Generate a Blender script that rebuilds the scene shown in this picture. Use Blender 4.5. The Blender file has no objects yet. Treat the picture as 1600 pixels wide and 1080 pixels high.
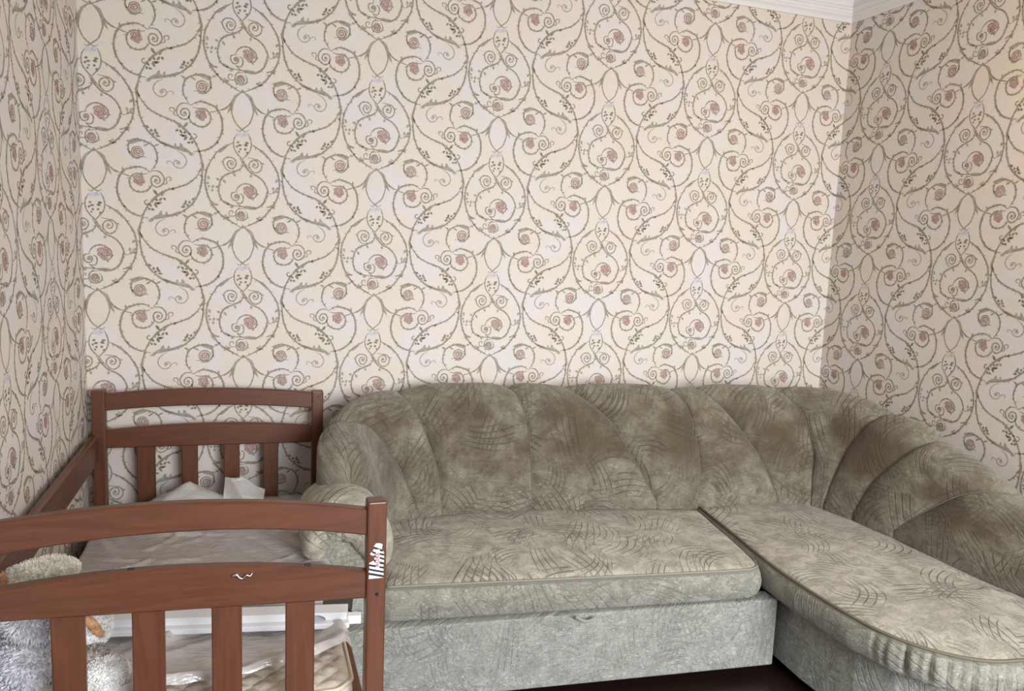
import bpy, bmesh, math, random, json
import numpy as np
from mathutils import Matrix, Vector

random.seed(7); rng = np.random.default_rng(7)
C = bpy.context.scene.collection
FLOOR = -2.4            # measured heights are relative to the camera fit; the floor goes to z = 0
UP = -FLOOR

# ------------------------------------------------------------------ camera
cam_d = bpy.data.cameras.new('camera'); cam = bpy.data.objects.new('camera', cam_d); C.objects.link(cam)
R0 = ((0.94696, -0.31878, 0.04066), (0.00172, 0.13157, 0.99131), (0.32136, 0.93865, -0.12514))
cam.matrix_world = Matrix(((R0[0][0], R0[1][0], -R0[2][0], 0.55875), (R0[0][1], R0[1][1], -R0[2][1], -3.32188),
                           (R0[0][2], R0[1][2], -R0[2][2], -0.83488 + UP), (0, 0, 0, 1)))
cam_d.sensor_width = 36; cam_d.lens = 36 * 1202.55 / 1600; cam_d.clip_start = 0.05
bpy.context.scene.camera = cam

# ------------------------------------------------------------------ light and exposure
sc = bpy.context.scene
sc.view_settings.view_transform = 'Standard'; sc.view_settings.look = 'None'
sc.view_settings.gamma = 1; sc.view_settings.use_curve_mapping = False
sc.view_settings.exposure = 0.0
world = bpy.data.worlds.new('sky'); sc.world = world; world.use_nodes = True
world.node_tree.nodes['Background'].inputs[0].default_value = (0.62, 0.75, 1.0, 1)
world.node_tree.nodes['Background'].inputs[1].default_value = 0.6
def area(name, loc, rot, sx, sy, power, col):
    d = bpy.data.lights.new(name, 'AREA'); d.shape = 'RECTANGLE'; d.size = sx; d.size_y = sy; d.energy = power; d.color = col
    o = bpy.data.objects.new(name, d); C.objects.link(o); o.location = (loc[0], loc[1], loc[2] + UP); o.rotation_euler = rot
    return o
area('window_daylight', (2.05, -4.98, -0.75), (math.radians(62), 0, 0), 2.0, 1.7, 150, (0.90, 0.95, 1.0)).data.spread = math.radians(130)
lamp_d = bpy.data.lights.new('wall_lamp_bulb', 'POINT'); lamp_d.energy = 11; lamp_d.color = (1.0, 0.68, 0.36); lamp_d.shadow_soft_size = 0.12
lamp_o = bpy.data.objects.new('wall_lamp_bulb', lamp_d); C.objects.link(lamp_o); lamp_o.location = (3.15, -1.6, -0.12 + UP)

# ------------------------------------------------------------------ object helpers
def world_of(o):
    v = Vector((0, 0, 0))
    while o is not None: v += o.location; o = o.parent
    return v
def thing(name, label, cat, loc, group=None):
    o = bpy.data.objects.new(name, None); C.objects.link(o); o.location = (loc[0], loc[1], loc[2] + UP)
    o['label'] = label; o['category'] = cat; o.empty_display_size = 0.1
    if group: o['group'] = group
    return o
def mesh(name, V, F, mat, parent=None, UV=None, smooth=True, origin=None, col=None):
    """V in fitted world coordinates; child vertices are stored relative to the parent's world place."""
    V = np.asarray(V, float).copy(); V[:, 2] += UP
    o0 = np.array(origin, float) + (0, 0, UP) if origin is not None else (np.array(world_of(parent)) if parent is not None else np.zeros(3))
    me = bpy.data.meshes.new(name); me.from_pydata((V - o0).tolist(), [], [list(map(int, f)) for f in F]); me.update()
    if UV is not None:
        uvl = me.uv_layers.new(name='UVMap'); idx = np.zeros(len(me.loops), int); me.loops.foreach_get('vertex_index', idx)
        uvl.data.foreach_set('uv', np.asarray(UV, float)[idx].ravel())
    if col is not None:
        a = me.color_attributes.new('tint', 'FLOAT_COLOR', 'POINT'); a.data.foreach_set('color', np.asarray(col, float).ravel())
    if mat is not None: me.materials.append(mat)
    if smooth: me.polygons.foreach_set('use_smooth', [True] * len(me.polygons))
    o = bpy.data.objects.new(name, me); C.objects.link(o)
    if parent is not None: o.parent = parent
    if origin is not None: o.location = o0
    return o
def tag(o, label, cat=None, group=None, kind=None):
    if label: o['label'] = label
    if cat: o['category'] = cat
    if group: o['group'] = group
    if kind: o['kind'] = kind
    return o
def crom(P, n):
    P = np.array(P, float); Q = np.vstack([2*P[0]-P[1], P, 2*P[-1]-P[-2]]); out = []
    t = np.linspace(0, 1, n, endpoint=False)[:, None]
    for i in range(1, len(Q)-2):
        a, b, c, d = Q[i-1:i+3]
        out.append(.5*(2*b+(c-a)*t+(2*a-5*b+4*c-d)*t*t+(3*b-a-3*c+d)*t**3))
    out.append(P[-1:]); return np.vstack(out)
def resample(P, n):
    P = np.asarray(P, float); s = np.r_[0, np.cumsum(np.linalg.norm(np.diff(P, axis=0), axis=1))]; t = np.linspace(0, s[-1], n)
    return np.stack([np.interp(t, s, P[:, k]) for k in range(P.shape[1])], -1)
def grid_faces(nu, nv, off=0, cyc_u=False, flip=False):
    F = []
    for i in range(nu if cyc_u else nu-1):
        j = (i+1) % nu
        for k in range(nv-1):
            q = (off+i*nv+k, off+j*nv+k, off+j*nv+k+1, off+i*nv+k+1)
            F.append(q[::-1] if flip else q)
    return F
def box(a, b, bev=0.004, seg=2):
    """bevelled box between two corners -> V, F"""
    bm = bmesh.new(); bmesh.ops.create_cube(bm, size=1)
    a = np.array(a, float); b = np.array(b, float)
    for v in bm.verts: v.co = Vector((a+b)/2 + np.array(v.co)*(b-a))
    if bev: bmesh.ops.bevel(bm, geom=list(bm.edges), offset=bev, segments=seg, profile=.5, affect='EDGES')
    bm.verts.index_update(); V = [tuple(v.co) for v in bm.verts]; F = [[v.index for v in f.verts] for f in bm.faces]; bm.free(); return V, F
def obox(c, d, half, bev=.003, seg=2):
    """box about c; local x runs along d in plan"""
    V, F = box([-h for h in half], half, bev, seg); d = np.array(d[:2], float)/np.hypot(*d[:2]); V = np.array(V)
    return np.c_[c[0]+V[:, 0]*d[0]-V[:, 1]*d[1], c[1]+V[:, 0]*d[1]+V[:, 1]*d[0], c[2]+V[:, 2]], F
def tube(P, r, n=8, closed=False):
    P = np.asarray(P, float); m = len(P); T = np.gradient(P, axis=0)
    if closed: T = (np.roll(P, -1, 0)-np.roll(P, 1, 0))
    T /= np.linalg.norm(T, axis=1)[:, None]+1e-9
    up = np.tile([0, 0, 1.], (m, 1)); up[np.abs(T[:, 2]) > .95] = (0, 1, 0)
    A = np.cross(T, up); A /= np.linalg.norm(A, axis=1)[:, None]; B = np.cross(A, T)
    r = np.broadcast_to(r, (m,))[:, None, None]; th = np.linspace(0, 2*np.pi, n, endpoint=False)
    V = P[:, None]+r*(np.cos(th)[None, :, None]*A[:, None]+np.sin(th)[None, :, None]*B[:, None])
    F = []
    for i in range(m if closed else m-1):
        j = (i+1) % m
        for k in range(n): F.append((i*n+k, j*n+k, j*n+(k+1) % n, i*n+(k+1) % n))
    if not closed: F += [tuple(range(n)), tuple(range((m-1)*n, m*n))[::-1]]
    return V.reshape(-1, 3), F
def join(*parts):
    V, F = [], []
    for v, f in parts:
        o = len(V); V += [tuple(x) for x in v]; F += [[i+o for i in q] for q in f]
    return V, F

# ------------------------------------------------------------------ materials
def lin(r, g, b):
    f = lambda c: (c/255/12.92) if c/255 <= .04045 else ((c/255+.055)/1.055)**2.4
    return (f(r), f(g), f(b), 1)
class Mat:
    def __init__(s, name):
        s.m = bpy.data.materials.new(name); s.m.use_nodes = True; s.t = s.m.node_tree; s.n = s.t.nodes
        s.b = s.n['Principled BSDF']
    def add(s, typ, **kw):
        n = s.n.new(typ)
        for k, v in kw.items(): setattr(n, k, v)
        return n
    def ln(s, a, b): s.t.links.new(a, b)
    def put(s, sock, v):
        if hasattr(v, 'node'): s.ln(v, sock)
        else: sock.default_value = v
    def math(s, op, a, b=0.0, c=None, clamp=False):
        n = s.add('ShaderNodeMath', operation=op, use_clamp=clamp); s.put(n.inputs[0], a); s.put(n.inputs[1], b)
        if c is not None: s.put(n.inputs[2], c)
        return n.outputs[0]
    def mix(s, f, a, b, mode='MIX'):
        n = s.add('ShaderNodeMix', data_type='RGBA', blend_type=mode); s.put(n.inputs[0], f); s.put(n.inputs[6], a); s.put(n.inputs[7], b); return n.outputs[2]
    def noise(s, vec, scale, detail=4, rough=.55, dist=0.0):
        n = s.add('ShaderNodeTexNoise'); n.inputs['Scale'].default_value = scale; n.inputs['Detail'].default_value = detail
        n.inputs['Roughness'].default_value = rough; n.inputs['Distortion'].default_value = dist
        if vec is not None: s.ln(vec, n.inputs['Vector'])
        return n.outputs['Fac']
    def ramp(s, f, a, b, ca=(0, 0, 0, 1), cb=(1, 1, 1, 1)):
        n = s.add('ShaderNodeMapRange', interpolation_type='SMOOTHSTEP'); s.put(n.inputs[0], f); n.inputs[1].default_value = a; n.inputs[2].default_value = b
        return n.outputs[0]
    def coord(s, out='Object', scale=(1, 1, 1), loc=(0, 0, 0), rot=(0, 0, 0)):
        c = s.add('ShaderNodeTexCoord'); m = s.add('ShaderNodeMapping'); m.inputs[3].default_value = scale; m.inputs[1].default_value = loc; m.inputs[2].default_value = rot
        s.ln(c.outputs[out], m.inputs[0]); return m.outputs[0]
    def bump(s, h, strength=.3, dist=.01):
        n = s.add('ShaderNodeBump'); n.inputs['Strength'].default_value = strength; n.inputs['Distance'].default_value = dist; s.put(n.inputs['Height'], h)
        s.ln(n.outputs[0], s.b.inputs['Normal'])
    def col(s, v): s.put(s.b.inputs['Base Color'], v)
    def set(s, **k):
        for a, v in k.items(): s.b.inputs[a.replace('_', ' ')].default_value = v
def plain(name, c, rough=.6, metal=0.0, var=.12, scale=20):
    M = Mat(name); n = M.noise(M.coord(), scale, 4); d = tuple(x*(1-var) for x in c[:3])+(1,)
    M.col(M.mix(n, d, c)); M.set(Roughness=rough, Metallic=metal); return M.m

def wallpaper_paper():
    M = Mat('wallpaper_paper'); v = M.coord()
    n1 = M.ramp(M.noise(v, 4.2, 2), .40, .62); n2 = M.ramp(M.noise(M.coord(loc=(7, 3, 5)), 5.0, 2), .46, .62); n3 = M.ramp(M.noise(M.coord(loc=(1, 9, 2)), 4.5, 2), .5, .66)
    c = M.mix(n1, lin(221, 210, 197), lin(224, 211, 201)); c = M.mix(M.math('MULTIPLY', n2, .55), c, lin(217, 215, 219)); c = M.mix(M.math('MULTIPLY', n3, .5), c, lin(219, 215, 202))
    f = M.ramp(M.noise(v, 55, 5), .3, .7); c = M.mix(M.math('MULTIPLY', f, .10), c, lin(190, 178, 165))
    M.col(c); M.set(Roughness=.62); M.b.inputs['Specular IOR Level'].default_value = .3
    M.bump(M.noise(v, 160, 4), .12, .002); return M.m
def wallpaper_ink():
    M = Mat('wallpaper_ink'); a = M.add('ShaderNodeAttribute', attribute_name='tint'); n = M.ramp(M.noise(M.coord(), 60, 4), .3, .75)
    M.col(M.mix(M.math('MULTIPLY', n, .38), a.outputs['Color'], lin(208, 200, 188))); M.set(Roughness=.62); M.b.inputs['Specular IOR Level'].default_value = .3
    return M.m
WEAR_Y = .21
def fabric(name, ca, cb, wear=0.0, line=.5, seed=0.0, fine=1.0):
    M = Mat(name); uv = M.coord('UV', loc=(seed, seed*.7, 0)); 
    # mottled crushed pile: broad patches, blotches, short-brushed grain
    n = M.noise(uv, 16, 7, .68, .6); n = M.ramp(n, .34, .66)
    big = M.ramp(M.noise(uv, 3.0, 3, .5, .6), .35, .66)
    c = M.mix(n, cb, ca); c = M.mix(M.math('MULTIPLY', big, .35), c, cb)
    g1 = M.noise(M.coord('UV', scale=(1.5, .5, 1), rot=(0, 0, .7), loc=(seed, 0, 0)), 95, 4, .7, 1.4); g2 = M.noise(M.coord('UV', scale=(.5, 1.4, 1), rot=(0, 0, -.4), loc=(seed, 4, 0)), 85, 4, .7, 1.4)
    c = M.mix(M.math('MULTIPLY', M.ramp(g1, .50, .64), .50*fine), c, lin(88, 81, 68)); c = M.mix(M.math('MULTIPLY', M.ramp(g2, .53, .66), .48*fine), c, lin(214, 211, 202))
    tint = M.ramp(M.noise(M.coord('UV', loc=(seed, 9, 0)), 14, 3, .6), .50, .60); c = M.mix(M.math('MULTIPLY', tint, .16), c, lin(148, 154, 140))
    # embossed groups of arcs
    tot = None
    for k, (sca, fr, rad) in enumerate(((4.4, 40.0, .135), (5.4, 46.0, .11), (3.8, 36.0, .155))):
        w = M.coord('UV', loc=(seed+3.1*k, 1.7*k, 0)); vo = M.add('ShaderNodeTexVoronoi', voronoi_dimensions='2D', feature='F1'); vo.inputs['Scale'].default_value = sca; M.ln(w, vo.inputs['Vector'])
        sub = M.add('ShaderNodeVectorMath', operation='SUBTRACT'); M.ln(w, sub.inputs[0]); M.ln(vo.outputs['Position'], sub.inputs[1])
        s1 = M.add('ShaderNodeSeparateXYZ'); M.ln(sub.outputs[0], s1.inputs[0]); s2 = M.add('ShaderNodeSeparateColor'); M.ln(vo.outputs['Color'], s2.inputs[0])
        ang = M.math('MULTIPLY', s2.outputs[0], 6.283); cs = M.math('COSINE', ang); sn = M.math('SINE', ang)
        d = M.math('ADD', M.math('MULTIPLY', s1.outputs[0], cs), M.math('MULTIPLY', s1.outputs[1], sn))
        e = M.math('SUBTRACT', M.math('MULTIPLY', s1.outputs[1], cs), M.math('MULTIPLY', s1.outputs[0], sn))
        cur = M.math('MULTIPLY_ADD', s2.outputs[1], 9.0, -4.5)
        e2 = M.math('ADD', e, M.math('MULTIPLY', M.math('MULTIPLY', d, d), cur))
        fan = M.math('MULTIPLY_ADD', d, 2.2, 1.0); e3 = M.math('MULTIPLY', e2, fan)
        ph = M.math('FRACT', M.math('MULTIPLY_ADD', e3, fr, s2.outputs[2])); st = M.math('ABSOLUTE', M.math('SUBTRACT', ph, .5))
        st = M.math('ADD', st, M.math('MULTIPLY_ADD', g1, .16, -.08)); lnv = M.math('SUBTRACT', 1.0, M.ramp(st, .05, .15))
        m1 = M.math('SUBTRACT', 1.0, M.ramp(M.math('ABSOLUTE', e2), rad*.38, rad*.46)); m2 = M.math('SUBTRACT', 1.0, M.ramp(M.math('ABSOLUTE', d), rad*.62, rad*.95))
        on_ = M.ramp(s2.outputs[2], .22, .26)
        v = M.math('MULTIPLY', M.math('MULTIPLY', lnv, m1), M.math('MULTIPLY', m2, on_)); tot = v if tot is None else M.math('MAXIMUM', tot, v)
    fade = M.ramp(M.noise(uv, 6, 2), .30, .62); tot = M.math('MULTIPLY', tot, fade)
    c = M.mix(M.math('MULTIPLY', tot, line), c, lin(76, 68, 54))
    if wear:
        sy = M.add('ShaderNodeSeparateXYZ'); M.ln(uv, sy.inputs[0]); band = M.math('SUBTRACT', M.ramp(sy.outputs[1], WEAR_Y+.12, WEAR_Y+.34), M.ramp(sy.outputs[1], WEAR_Y+.46, WEAR_Y+.62))
        wv = M.math('MULTIPLY', M.ramp(M.noise(M.coord('UV', loc=(seed+2, 5, 0)), 3.4, 4, .6), .30, .60), M.math('MULTIPLY_ADD', band, .85, .15)); c = M.mix(M.math('MULTIPLY', wv, wear), c, lin(84, 70, 54))
    M.col(c); M.set(Roughness=.92); M.b.inputs['Specular IOR Level'].default_value = .12
    M.b.inputs['Sheen Weight'].default_value = .22; M.b.inputs['Sheen Roughness'].default_value = .45
    h = M.math('SUBTRACT', M.math('MULTIPLY_ADD', g2, .7, M.math('MULTIPLY', n, .4)), M.math('MULTIPLY', tot, 1.1)); M.bump(h, .65, .006); return M.m
def wood(name, axis):
    M = Mat(name); sc_ = {'x': (1.2, 14, 14), 'y': (14, 1.2, 14), 'z': (14, 14, 1.2)}[axis]; v = M.coord(scale=sc_)
    n = M.noise(v, 3.2, 6, .6, 1.4); g = M.ramp(n, .22, .80)
    c = M.mix(g, lin(84, 48, 31), lin(104, 61, 40)); k = M.ramp(M.noise(M.coord(scale=sc_, loc=(3, 2, 1)), 9, 3, .6, .5), .58, .72); c = M.mix(M.math('MULTIPLY', k, .18), c, lin(60, 33, 22))
    M.col(c); M.set(Roughness=.36); M.b.inputs['Specular IOR Level'].default_value = .5; M.bump(n, .06, .002); return M.m
WOODX, WOODY, WOODZ = (wood('stained_wood_'+a, a) for a in 'xyz')
PAPER, INK = wallpaper_paper(), wallpaper_ink()
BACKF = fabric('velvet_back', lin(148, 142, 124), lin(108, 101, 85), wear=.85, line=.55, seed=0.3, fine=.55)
SEATF = fabric('velvet_seat', lin(198, 191, 174), lin(147, 140, 123), line=.60, seed=5.2, fine=.7)  # seat, front and skirt are one cloth; tones paint in light by facing
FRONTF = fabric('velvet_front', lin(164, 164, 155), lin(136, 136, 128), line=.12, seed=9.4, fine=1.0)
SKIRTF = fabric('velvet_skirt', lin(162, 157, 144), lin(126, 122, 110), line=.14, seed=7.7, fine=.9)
PIPEF = plain('velvet_piping', lin(116, 108, 88), .9, scale=60)
PIPEL = plain('velvet_piping_light', lin(150, 144, 128), .9, scale=60)
WHITE_PAINT = plain('white_paint', lin(228, 226, 224), .5, var=.03, scale=6)
WHITE_LAM = plain('white_laminate', lin(236, 236, 238), .35, var=.04, scale=9)
CREAM_LAM = plain('cream_laminate', lin(205, 202, 194), .4, var=.05)
BLACK = plain('black_plastic', lin(14, 14, 15), .25, var=.3)
DARK = plain('dark_void_wood', lin(30, 22, 18), .6)
METAL = plain('worn_metal', lin(190, 186, 180), .3, 1.0)

# ------------------------------------------------------------------ the room
XL, XR, YB, CEIL, CORN = -0.0453, 3.4428, -5.05, 0.62, 0.374
def struct(name, V, F, mat, **k):
    o = mesh(name, V, F, mat, **k); o['kind'] = 'structure'; return o
T = .12
struct('wall_back', *box((XL-T, 0, FLOOR), (XR+T, T, CEIL), 0), PAPER, smooth=False)
struct('wall_left', *box((XL-T, YB, FLOOR), (XL, 0, CEIL), 0), PAPER, smooth=False)
struct('wall_right', *box((XR, YB, FLOOR), (XR+T, 0, CEIL), 0), PAPER, smooth=False)
wx0, wx1, wz0, wz1 = 1.0, 3.1, -1.6, 0.12
V, F = join(box((XL-T, YB-T, FLOOR), (wx0, YB, CEIL), 0), box((wx1, YB-T, FLOOR), (XR+T, YB, CEIL), 0), box((wx0, YB-T, FLOOR), (wx1, YB, wz0), 0), box((wx0, YB-T, wz1), (wx1, YB, CEIL), 0))
struct('wall_front', V, F, PAPER, smooth=False)
V, F = join(box((wx0, YB-.1, wz0), (wx0+.07, YB-.04, wz1)), box((wx1-.07, YB-.1, wz0), (wx1, YB-.04, wz1)), box((wx0, YB-.1, wz0), (wx1, YB-.04, wz0+.07)), box((wx0, YB-.1, wz1-.07), (wx1, YB-.04, wz1)), box((2.0, YB-.1, wz0), (2.1, YB-.04, wz1)))
struct('window_1', V, F, WHITE_PAINT, smooth=False)
def floor_mat():
    M = Mat('dark_floorboards'); v = M.coord(scale=(14, 1.3, 1)); n = M.noise(v, 3, 5, .6, 1)
    M.col(M.mix(n, lin(22, 15, 12), lin(44, 29, 23))); M.set(Roughness=.35); return M.m
FL = floor_mat()
floor = struct('floor', *box((XL-T, YB-T, FLOOR-.08), (XR+T, T, FLOOR-.004), 0), DARK, smooth=False)
plank_V, plank_F = box((0, -2.6, -.004), (.137, 2.6, 0), .0015, 1)
pm = None
for i in range(26):                                        # floorboards running towards the back wall
    if pm is None:
        o = mesh('floorboard', np.array(plank_V)+(0, 0, -UP), plank_F, FL, smooth=False); pm = o.data
    else:
        o = bpy.data.objects.new('floorboard', pm); C.objects.link(o)
    o.parent = floor; o.location = (XL + i*.1345, -2.45, UP+FLOOR)
struct('ceiling', *box((XL-T, YB-T, CEIL), (XR+T, T, CEIL+.1), 0), WHITE_PAINT, smooth=False)
# cornice: slim ledge moulding with a plain white frieze above it, one run per wall
prof = [(0, -.012), (.012, -.012), (.016, 0), (.013, .006), (.020, .012), (.030, .018), (.032, .028), (.024, .034), (.026, .042), (.036, .048), (.036, .058), (.012, .066), (.010, .25), (0, .25)]
def cornice(name, p0, p1, n):
    p0, p1, n = (np.array(a, float) for a in (p0, p1, n)); t = (p1-p0)/np.linalg.norm(p1-p0); V = []
    for e, sgn in ((p0, 1), (p1, -1)):
        for o, h in prof: V.append((*(e+n*o*.6+t*o*.6*sgn), CORN+h))
    m = len(prof); F = [(i, (i+1) % m, m+(i+1) % m, m+i) for i in range(m)] + [tuple(range(m))[::-1], tuple(range(m, 2*m))]
    struct(name, V, F, WHITE_PAINT, smooth=False)
cornice('trim_1', (XL, 0), (XR, 0), (0, -1)); cornice('trim_2', (XR, 0), (XR, YB), (-1, 0)); cornice('trim_3', (XL, YB), (XL, 0), (1, 0))
for i, (a, b) in enumerate((((XL, -.018), (XR, 0)), ((XR-.018, YB), (XR, -.018)), ((XL, YB), (XL+.018, -.018)))):
    struct('baseboard_'+('back', 'right', 'left')[i], *box((a[0], a[1], FLOOR), (b[0], b[1], FLOOR+.07), .004), DARK, smooth=False)

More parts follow.
